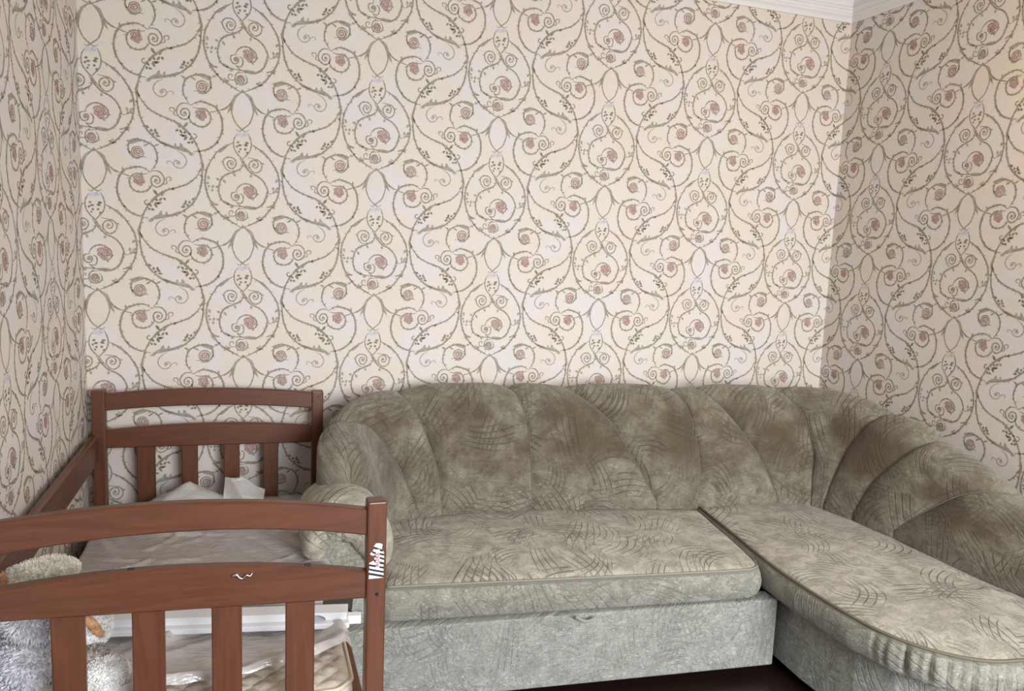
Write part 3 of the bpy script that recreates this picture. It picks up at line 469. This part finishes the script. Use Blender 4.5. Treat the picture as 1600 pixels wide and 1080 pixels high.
mesh('armrest_pad', PV.reshape(-1, 3), F, SEATF, sofa, UV=UV)
Vt, F = slab_v = box((.862, -.875, -2.36), (.965, -.36, -1.93), .008); mesh('armrest_body', Vt, F, FRONTF, sofa, UV=np.array(Vt)[:, [0, 2]], smooth=False)
fp = [(.985, -1.99), (.985, -1.91), (.95, -1.855), (.90, -1.832), (.85, -1.825), (.80, -1.835), (.775, -1.855), (.765, -1.885), (.80, -1.90), (.862, -1.99)]
fv = np.array(fp); Vt = np.vstack([np.c_[fv[:, 0], np.full(10, -.805), fv[:, 1]], np.c_[fv[:, 0], np.full(10, -.80), fv[:, 1]]]); F = [tuple(range(10)), tuple(range(10, 20))[::-1]]+[(i, (i+1) % 10, 10+(i+1) % 10, 10+i) for i in range(10)]
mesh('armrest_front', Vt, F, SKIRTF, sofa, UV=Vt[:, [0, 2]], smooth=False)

# ------------------------------------------------------------------ child's bed
bed = thing('child_bed', 'brown stained wooden child bed with slatted head and foot ends', 'bed', (.42, -.85, FLOOR))
def arched(name, x0, x1, y0, y1, zl, zr, rise, hl, hr, rise_b, parent=bed):
    """rail between two posts: top edge arched by rise, bottom edge by rise_b; hl, hr = depth at the ends"""
    n = 25; t = np.linspace(0, 1, n); x = x0+(x1-x0)*t; a = 4*t*(1-t)
    top = zl+(zr-zl)*t+rise*a; bot = (zl-hl)+((zr-hr)-(zl-hl))*t+rise_b*a; c = .004; V = []
    for i in range(n):
        V += [(x[i], y0, bot[i]+c), (x[i], y0, top[i]-c), (x[i], y0+c, top[i]), (x[i], y1-c, top[i]), (x[i], y1, top[i]-c), (x[i], y1, bot[i]+c), (x[i], y1-c, bot[i]), (x[i], y0+c, bot[i])]
    F = [(i*8+k, i*8+(k+1) % 8, i*8+8+(k+1) % 8, i*8+8+k) for i in range(n-1) for k in range(8)]+[tuple(range(8))[::-1], tuple(range((n-1)*8, n*8))]
    return mesh(name, V, F, WOODX, parent, smooth=False)
def post(x0, x1, y0, y1, ztop):
    V, F = box((x0, y0, FLOOR), (x1, y1, ztop), .005, 3); return mesh('post', V, F, WOODZ, bed, smooth=False)
# head end against the back wall
HY0, HY1 = -.112, -.068
post(-.014, .033, HY0, HY1, -1.432); post(.797, .843, HY0, HY1, -1.452)
arched('arched_rail', .031, .799, -.104, -.078, -1.447, -1.458, .020, .066, .066, .018)
arched('arched_rail', .031, .799, -.104, -.078, -1.590, -1.598, .020, .070, .070, .0)
def slats(xs, y0, y1, zt, zb):
    for (a, b), z in zip(xs, zt):
        V, F = box((a, y0, zb), (b, y1, z), .003, 1); mesh('slat', V, F, WOODZ, bed, smooth=False)
slats([(.137, .203), (.298, .358), (.455, .515), (.606, .665)], -.100, -.082, [-1.64]*4, -2.14)
V, F = box((.031, -.102, -2.2), (.799, -.080, -2.09)); mesh('bottom_rail', V, F, WOODX, bed, smooth=False)
# foot end towards the camera
FY0, FY1 = -1.622, -1.578
FP = post(.8105, .855, FY0, FY1, -1.421); post(-.022, .024, FY0, FY1, -1.421)
arched('arched_rail', .022, .8125, -1.612, -1.586, -1.424, -1.441, .034, .070, .063, .036)
R2 = arched('arched_rail', .022, .8125, -1.612, -1.586, -1.562, -1.590, .034, .060, .066, .0)
slats([(.166, .229), (.318, .382), (.476, .539), (.632, .696)], -1.608, -1.590, [-1.60]*4, -2.14)
V, F = box((.022, -1.61, -2.2), (.8125, -1.588, -2.09)); mesh('bottom_rail', V, F, WOODX, bed, smooth=False)
# side rails, guard rail along the wall, mattress board
for x0, x1 in ((.806, .836), (-.008, .022)):
    V, F = box((x0, -1.58, -2.13), (x1, -.11, -2.005), .005); mesh('side_rail', V, F, WOODY, bed, smooth=False)
V, F = box((.022, -1.57, -2.045), (.806, -.115, -2.025), .002); mesh('base_board', V, F, WOODY, bed, smooth=False)
V, F = box((-.021, -1.60, -1.712), (.008, -.085, -1.604), .010, 3); mesh('guard_rail', V, F, WOODY, bed, smooth=False)
# fittings
def disc(x, y, z, r, n=10, d=.0012):
    th = np.linspace(0, 2*np.pi, n, endpoint=False); a = np.c_[x+r*np.cos(th), np.full(n, y), z+r*np.sin(th)]; b = a-(0, d, 0)
    return np.vstack([b, a]), [tuple(range(n))]+[(i, i+n, (i+1) % n+n, (i+1) % n) for i in range(n)]
for x, z, r in ((.8345, -1.643, .0042),): V, F = disc(x, FY0, z, r); mesh('screw_hole', V, F, BLACK, FP, smooth=False)
for x, z in ((.823, -1.475), (.822, -1.60)): V, F = disc(x, HY0, z, .0026); mesh('screw_hole', V, F, BLACK, bed, smooth=False)
for x in (.318, .680):
    V, F = box((x-.007, -1.602, -1.58), (x+.007, -1.594, -1.5385 if x < .5 else -1.5635), .002); mesh('dowel_plug', V, F, DARK, R2, smooth=False)
hk = crom([(.520, -1.614, -1.571), (.528, -1.616, -1.566), (.534, -1.617, -1.574), (.542, -1.6165, -1.577), (.549, -1.617, -1.570), (.556, -1.616, -1.573), (.561, -1.614, -1.567)], 6)
V, F = tube(hk, .0026, 6); mesh('wire_clip', V, F, METAL, R2)
V, F = tube([(.519, -1.6135, -1.570), (.527, -1.6145, -1.568), (.533, -1.614, -1.571)], .004, 6); mesh('clip_plate', V, F, METAL, R2)

# torn striped sticker on the right foot post
white_s = plain('sticker_white', lin(238, 234, 230), .5, var=.03); black_s = plain('sticker_black', lin(28, 26, 26), .5); red_s = plain('sticker_red', lin(150, 40, 58), .5)
sx0, sx1, sz0, sz1 = .815, .8495, -1.604, -1.519           # outline as fractions (x right, z up), torn on the left and at the top
def spt(x, z, e): return (sx0+(sx1-sx0)*x, FY0-e, sz0+(sz1-sz0)*z)
left_edge = crom([(.0, .0), (.02, .10), (.0, .2), (.04, .3), (.02, .40), (.05, .47), (.30, .50), (.34, .62), (.06, .70), (.22, .77), (.30, .84), (.28, .9), (.42, .97)], 5)
right_edge = crom([(.97, -.03), (.99, .1), (.97, .3), (1.0, .5), (.99, .7), (.90, .78), (.84, .86), (.88, .95), (.6, 1.0)], 5)
def edge(E, z): return float(np.interp(z, E[:, 1], E[:, 0]))
base_V, base_F = [], []; n = 40
for i in range(n):
    z = .99*i/(n-1); base_V += [spt(edge(left_edge, z), z, .0004), spt(edge(right_edge, z), z, .0004)]
base_F = [(2*i, 2*i+1, 2*i+3, 2*i+2) for i in range(n-1)]
stk = mesh('torn_sticker', base_V, base_F, white_s, FP, smooth=False); stk['label'] = 'torn black and white striped sticker with red lettering'
V, F = [], []
for q in range(8):
    z0 = .10+q*.122; h = .058 if q % 3 else .066
    if z0 > .93: break
    o = len(V)
    for i in range(9):
        t = i/8; zc = z0+.05-.11*t; x = edge(left_edge, min(max(zc, 0), 1))*(1-t)+edge(right_edge, min(max(zc, 0), 1))*t
        V += [spt(x, max(zc-h/2, .0), .0007), spt(x, min(zc+h/2, .985), .0007)]
    F += [(o+2*i, o+2*i+2, o+2*i+3, o+2*i+1) for i in range(8)]
mesh('black_stripes', V, F, black_s, FP, smooth=False)
V, F = [], []                                              # white plate behind the letters
for i, (x, z) in enumerate([(.46, .31), (.70, .29), (.70, .82), (.44, .82)]): V.append(spt(x, z, .0009))
mesh('letter_plate', V, [(0, 1, 2, 3)], plain('sticker_pink', lin(236, 214, 216), .5), FP, smooth=False)
fc = bpy.data.curves.new('sticker_lettering', 'FONT'); fc.body = 'ROXE'; fc.size = .0125; fc.extrude = .0001; fc.offset = .0002; fc.align_x = 'LEFT'; fc.space_character = 1.05
fo = bpy.data.objects.new('sticker_lettering', fc); C.objects.link(fo); fo.parent = FP; fc.materials.append(red_s)
wp = world_of(FP); p = spt(.66, .33, .0013); fo.location = (p[0]-wp[0], p[1]-wp[1], p[2]+UP-wp[2]); fo.rotation_euler = Matrix(((0, -1, 0), (0, 0, -1), (1, 0, 0))).to_euler()
bpy.context.view_layer.update(); tm = bpy.data.meshes.new_from_object(fo.evaluated_get(bpy.context.evaluated_depsgraph_get())); loc, rot = fo.location.copy(), fo.rotation_euler.copy()
bpy.data.objects.remove(fo); lt = bpy.data.objects.new('sticker_lettering', tm); C.objects.link(lt); lt.parent = FP; lt.location = loc; lt.rotation_euler = rot

# ------------------------------------------------------------------ mattress with its plastic sheet
def mattress_mat():
    M = Mat('quilted_cotton'); n = M.noise(M.coord(), 26, 5); M.col(M.mix(M.ramp(n, .35, .7), lin(206, 192, 174), lin(226, 216, 202))); M.set(Roughness=.8); M.bump(n, .2, .004); return M.m
QUILT = mattress_mat(); mat_t = thing('mattress', 'cream quilted mattress lying in the wooden child bed', 'mattress', (.415, -.83, -2.025))
x0, x1, y0, y1, zt = .032, .796, -1.545, -.125, -1.905; nx, ny = 150, 270
def rr(x, y, r):                                           # inset of a rounded rectangle corner
    return x, y
gx, gy = np.meshgrid(np.linspace(x0, x1, nx), np.linspace(y0, y1, ny), indexing='ij')
rad = .05; cxx = np.clip(gx, x0+rad, x1-rad); cyy = np.clip(gy, y0+rad, y1-rad); ddx, ddy = gx-cxx, gy-cyy; mx = np.maximum(np.abs(ddx), np.abs(ddy)); L = np.hypot(ddx, ddy)+1e-9; gx, gy = cxx+ddx/L*mx, cyy+ddy/L*mx
a = (gx+gy)/.062; b2 = (gx-gy)/.062
def q1(t, w=.13): f = np.abs(t-np.round(t)); return 1-np.clip(f/w, 0, 1)
def q2(t): f = np.abs(np.abs(t-np.round(t))-.2); return .6*(1-np.clip(f/.1, 0, 1))
edge_d = np.minimum(np.minimum(gx-x0, x1-gx), np.minimum(gy-y0, y1-gy)); ef = np.clip(edge_d/.03, 0, 1)
qz = -.007*np.maximum(np.maximum(q1(a), q1(b2)), np.maximum(q2(a), q2(b2)))*ef-.010*(1-ef)**2
V = np.dstack([gx, gy, zt+qz]).reshape(-1, 3).tolist(); F = grid_faces(nx, ny); i_ = lambda i, j: i*ny+j
ring = [i_(i, 0) for i in range(nx)]+[i_(nx-1, j) for j in range(1, ny)]+[i_(i, ny-1) for i in range(nx-2, -1, -1)]+[i_(0, j) for j in range(ny-2, 0, -1)]
RM = np.array([V[i] for i in ring]); prev = ring; m = len(ring); c0 = RM[:, :2].mean(0)
for f in (.25, .5, .75, 1):
    o = len(V); bl = .006*math.sin(math.pi*f); dv = (RM[:, :2]-c0); dv /= np.linalg.norm(dv, axis=1)[:, None]; V += np.c_[RM[:, :2]+dv*bl, np.full(m, -1.915+(-2.022+1.915)*f)].tolist(); cur = list(range(o, o+m)); F += [(prev[i], cur[i], cur[(i+1) % m], prev[(i+1) % m]) for i in range(m)]; prev = cur
F.append(prev[::-1]); mesh('cover', V, F, QUILT, mat_t)
Vt, F = tube(RM+(0, 0, .001), .0055, 7, closed=True); mesh('piping', Vt, F, plain('cream_piping', lin(214, 198, 174), .8), mat_t)

def film():
    M = Mat('milky_plastic_film'); n = M.noise(M.coord(scale=(1.2, 5, 3)), 6, 4, .55, 1.0); M.col(M.mix(M.ramp(n, .3, .7), lin(196, 189, 182), lin(210, 205, 202)))
    M.set(Roughness=.15, Alpha=.84); M.b.inputs['Specular IOR Level'].default_value = .7; M.b.inputs['Coat Weight'].default_value = .35; M.b.inputs['Coat Roughness'].default_value = .08; cr = M.noise(M.coord(scale=(2.2, 7, 5)), 4, 3, .5, 2.2); cr = M.math('ABSOLUTE', M.math('SUBTRACT', cr, .5)); M.bump(cr, .6, .012); return M.m
FILM = film()
nx, ny = 90, 130; u = np.linspace(0, 1, nx)[:, None]; v = np.linspace(0, 1, ny)[None]
X = .012+.80*u+0*v
X = X+.012*np.sin(v*9+2)*(u-.5)
yf = np.interp(np.linspace(0, 1, nx), [0, .25, .5, .7, .88, 1], [-1.46, -1.53, -1.53, -1.505, -1.475, -1.425])[:, None]; Y = -.125+(yf+.125)*v
z = np.full((nx, ny), -1.888)
r_ = np.random.default_rng(11)
def ridge(z, x0, y0, x1, y1, w, h):
    d = np.array((x1-x0, y1-y0)); Lr = np.hypot(*d); d /= Lr; s = (X-x0)*d[0]+(Y-y0)*d[1]; e = (Y-y0)*d[0]-(X-x0)*d[1]+.02*np.sin(s*14); return z+h*np.exp(-(e/w)**2)*np.exp(-((s-Lr/2)/(Lr*.55))**4)
for k in range(46):
    xx, yy = r_.uniform(.02, .78), r_.uniform(-1.4, -.15); an = r_.normal(.12, .45); l = r_.uniform(.15, .45); z = ridge(z, xx, yy, xx+l*math.cos(an), yy+l*math.sin(an), r_.uniform(.007, .02), r_.uniform(.004, .013)*r_.choice([1, 1, -.4]))
tent = np.clip(1-np.hypot((X-.335)/np.where(X < .335, .20, .17), (Y+.20)/.11), 0, 1)**.9*.100
z = np.maximum(z, -1.888+tent+.004*np.abs(np.sin(X*37+Y*20)))+.010*np.abs(np.sin(X*24-Y*33))*np.exp(-((Y+.22)/.1)**2-((X-.45)/.3)**2)
z = np.maximum(z, -1.893)
side = np.clip((np.abs(u-.5)-.475)/.025, 0, 1)+0*v; z = z-.03*side**1.5
lip = np.clip((v-.94)/.06, 0, 1)+0*u; Y = Y+.034*np.maximum(0, lip-.45)*1.4; z = z+.030*np.sin(np.pi*np.clip(lip*.85, 0, 1))*(1+.3*np.sin(X*21))
z = z+.030*np.exp(-((X-.80)/.06)**2-((Y+1.33)/.09)**2)
sheet = mesh('plastic_sheet', np.dstack([X, Y, z]).reshape(-1, 3), grid_faces(nx, ny), FILM, origin=(.41, -.8, -1.89))
tag(sheet, 'rumpled milky plastic sheet spread over the mattress', 'plastic sheet')
# crumpled flap of film standing up by the head slats
n1, n2 = 26, 26; A = np.linspace(0, 1, n1)[:, None]; B = np.linspace(0, 1, n2)[None]
fx = .452+.150*A+.01*B; fy = -.195-.03*A-.05*(1-B)+.016*np.abs(np.sin(A*4.5+B*2.5)); fz = -1.885+(.110-.050*np.clip(A-.40, 0, 1)/.60*B-.012*np.clip(.4-A, 0, 1)*0)*B+.002*np.sin(A*14+B*7)
fl = mesh('loose_flap', np.dstack([fx+0*B, fy, fz]).reshape(-1, 3), grid_faces(n1, n2), FILM, sheet)

# ------------------------------------------------------------------ boards lying across the mattress
dirv = (.544, -.092)
dl = np.hypot(*dirv); dx, dy = dirv[0]/dl, dirv[1]/dl; px_, py_ = -dy, dx            # along the boards / away from the camera
def on_bed(s, q, zz): return (.237+dx*s+px_*q, -1.204+dy*s+py_*q, zz)
def board(name, s0, s1, q0, q1, z0, z1, mat, label, cat, notch=None, bev=.003):
    c = on_bed((s0+s1)/2, (q0+q1)/2, (z0+z1)/2); V, F = obox(c, (dx, dy), ((s1-s0)/2, (q1-q0)/2, (z1-z0)/2), bev)
    o = mesh(name, V, F, mat, smooth=False, origin=(c[0], c[1], z0)); tag(o, label, cat); return o
zb = -1.872
b_low = board('white_board', -.13, .585, -.028, .040, zb, zb+.016, WHITE_LAM, 'lower white board of the stacked pair lying across the mattress, on the plastic', 'board')
# upper board has a half-moon finger notch in its front edge near the right end
s0, s1, q0_, q1_, z0, z1 = -.135, .578, -.008, .042, zb+.0165, zb+.037; ns, nr_, nh = .492, .030, .0155
out = [(s0, z0), (s1, z0), (s1, z1), (s0, z1)]
bm = bmesh.new(); nn = 14
arcp = [(ns+nr_*math.cos(math.pi*(1-i/nn)), z0+nh*math.sin(math.pi*i/nn)) for i in range(nn+1)]
frontp = [(s0, z0)]+arcp+[(s1, z0), (s1, z1), (s0, z1)]
def P3(s, q, zz): return on_bed(s, q, zz)
Vb = [P3(s, q0_, zz) for s, zz in frontp]; Fb = [tuple(range(len(Vb)))]
o_ = len(Vb); Vb += [P3(s, q0_+.030, zz) for s, zz in arcp]; Fb += [(1+i, 2+i, o_+i+1, o_+i) for i in range(nn)]; Fb.append(tuple(range(o_, o_+nn+1))[::-1])
o2 = len(Vb); Vb += [P3(s, q1_, zz) for s, zz in ((s0, z0), (s1, z0), (s1, z1), (s0, z1))]; k0, k1, k2, k3 = 0, nn+2, nn+3, nn+4
Fb += [(k3, k2, o2+2, o2+3), (k2, k1, o2+1, o2+2), (k0, k3, o2+3, o2), (o2, o2+3, o2+2, o2+1), (k0, o2, o2+1, k1)]
c = on_bed(.2, .04, z0); o = mesh('white_board', Vb, Fb, WHITE_LAM, smooth=False, origin=(c[0], c[1], z0)); tag(o, 'upper white board of the stacked pair, with a half-moon finger notch', 'board')
V, F = obox(on_bed(.597, .008, zb+.012), (dx, dy), (.018, .012, .012), .002); mesh('end_peg', V, F, WHITE_LAM, o, smooth=False)
board('black_panel', .05, .588, .046, .24, zb, zb+.018, BLACK, 'glossy black panel lying behind the white boards on the bed', 'panel')
board('cream_strip', .10, .506, .075, .12, zb+.0185, zb+.031, CREAM_LAM, 'cream strip lying on the black panel behind the white boards', 'strip')

# ------------------------------------------------------------------ plush toy in the near left corner of the bed
def fur_mat(name, a, b, sc=30):
    M = Mat(name); n = M.noise(M.coord(), sc, 4, .7); M.col(M.mix(M.ramp(n, .35, .65), a, b)); M.set(Roughness=.9); M.b.inputs['Sheen Weight'].default_value = .25; return M.m
GREYF, WHITEF, CREAMF, PEACHF = fur_mat('plush_grey', lin(210, 209, 214), lin(242, 241, 244)), fur_mat('plush_white', lin(238, 234, 228), lin(248, 247, 246)), fur_mat('plush_cream', lin(232, 224, 206), lin(246, 241, 230)), fur_mat('plush_tan', lin(168, 118, 80), lin(206, 160, 116))
toy = thing('plush_toy', 'shaggy grey and white plush dog toy slumped behind the foot slats', 'toy', (.10, -1.36, -1.905))
def shag(name, c, r, mat, parent, n, length, lump=.06, rotz=0.0, tilt=0.0, seed=1, base_only=False):
    g = np.random.default_rng(seed); rows, cols = 14, 20; Rm = np.array(Matrix.Rotation(rotz, 3, 'Z') @ Matrix.Rotation(tilt, 3, 'Y'))
    def surf(th, ph):
        d = np.stack([np.sin(th)*np.cos(ph), np.sin(th)*np.sin(ph), np.cos(th)], -1); k = 1+lump*np.sin(3*ph+seed)*np.sin(2*th)+lump*.6*np.cos(5*ph+2*th)*np.sin(th); P = d*np.array(r)*k[..., None]; N = d/np.array(r); N /= np.linalg.norm(N, axis=-1)[..., None]; return P@Rm.T+c, N@Rm.T
    th, ph = np.meshgrid(np.linspace(.02, np.pi-.02, rows), np.linspace(0, 2*np.pi, cols, endpoint=False), indexing='ij'); P, _ = surf(th, ph)
    V = P.reshape(-1, 3).tolist(); F = [(i*cols+j, i*cols+(j+1) % cols, (i+1)*cols+(j+1) % cols, (i+1)*cols+j) for i in range(rows-1) for j in range(cols)]
    if not base_only:
        th = np.arccos(g.uniform(-1, 1, n)); ph = g.uniform(0, 2*np.pi, n); P, N = surf(th, ph)
        sw = np.stack([np.sin(ph*3+th*4), np.cos(ph*2-th*5), -.7+0*ph], -1)*.55+g.normal(0, .35, (n, 3)); Dn = N+sw*.7; Dn /= np.linalg.norm(Dn, axis=1)[:, None]
        L = length*g.uniform(.6, 1.25, n)[:, None]; S = np.cross(Dn, g.normal(0, 1, (n, 3))); S /= np.linalg.norm(S, axis=1)[:, None]; wd = .0021
        M1 = P+Dn*L*.55; cu = Dn+sw*.5; cu /= np.linalg.norm(cu, axis=1)[:, None]; T1 = M1+cu*L*.5; o = len(V)
        Q = np.stack([P-S*wd, P+S*wd, M1+S*wd*.8, M1-S*wd*.8, T1], 1).reshape(-1, 3); V += Q.tolist()
        for i in range(n): b_ = o+5*i; F.append((b_, b_+1, b_+2, b_+3)); F.append((b_+3, b_+2, b_+4))
    return mesh(name, V, F, mat, parent)
shag('body', (.085, -1.36, -1.835), (.098, .105, .072), GREYF, toy, 9000, .013, seed=2)
shag('head', (.092, -1.345, -1.725), (.088, .092, .066), GREYF, toy, 8000, .012, seed=3)
shag('ear', (.080, -1.30, -1.652), (.082, .055, .028), CREAMF, toy, 6000, .007, tilt=-.10, seed=4)
shag('ear', (.004, -1.345, -1.665), (.018, .04, .034), PEACHF, toy, 900, .008, seed=5)['label'] = 'tan folded ear'
mz = shag('muzzle', (.200, -1.372, -1.768), (.040, .040, .042), WHITEF, toy, 2600, .008, seed=6)
shag('nose', (.212, -1.418, -1.746), (.010, .012, .033), PEACHF, mz, 250, .003, rotz=0, tilt=-.60, seed=8)['label'] = 'tan stitched nose'
shag('collar', (.200, -1.425, -1.812), (.040, .035, .014), fur_mat('plush_taupe', lin(150, 138, 126), lin(190, 180, 168)), toy, 1500, .008, seed=12)['label'] = 'taupe fluffy collar'
shag('paw', (.232, -1.455, -1.853), (.054, .055, .042), WHITEF, toy, 5200, .008, seed=7)
shag('paw', (.03, -1.49, -1.868), (.045, .055, .030), GREYF, toy, 2500, .014, seed=9)
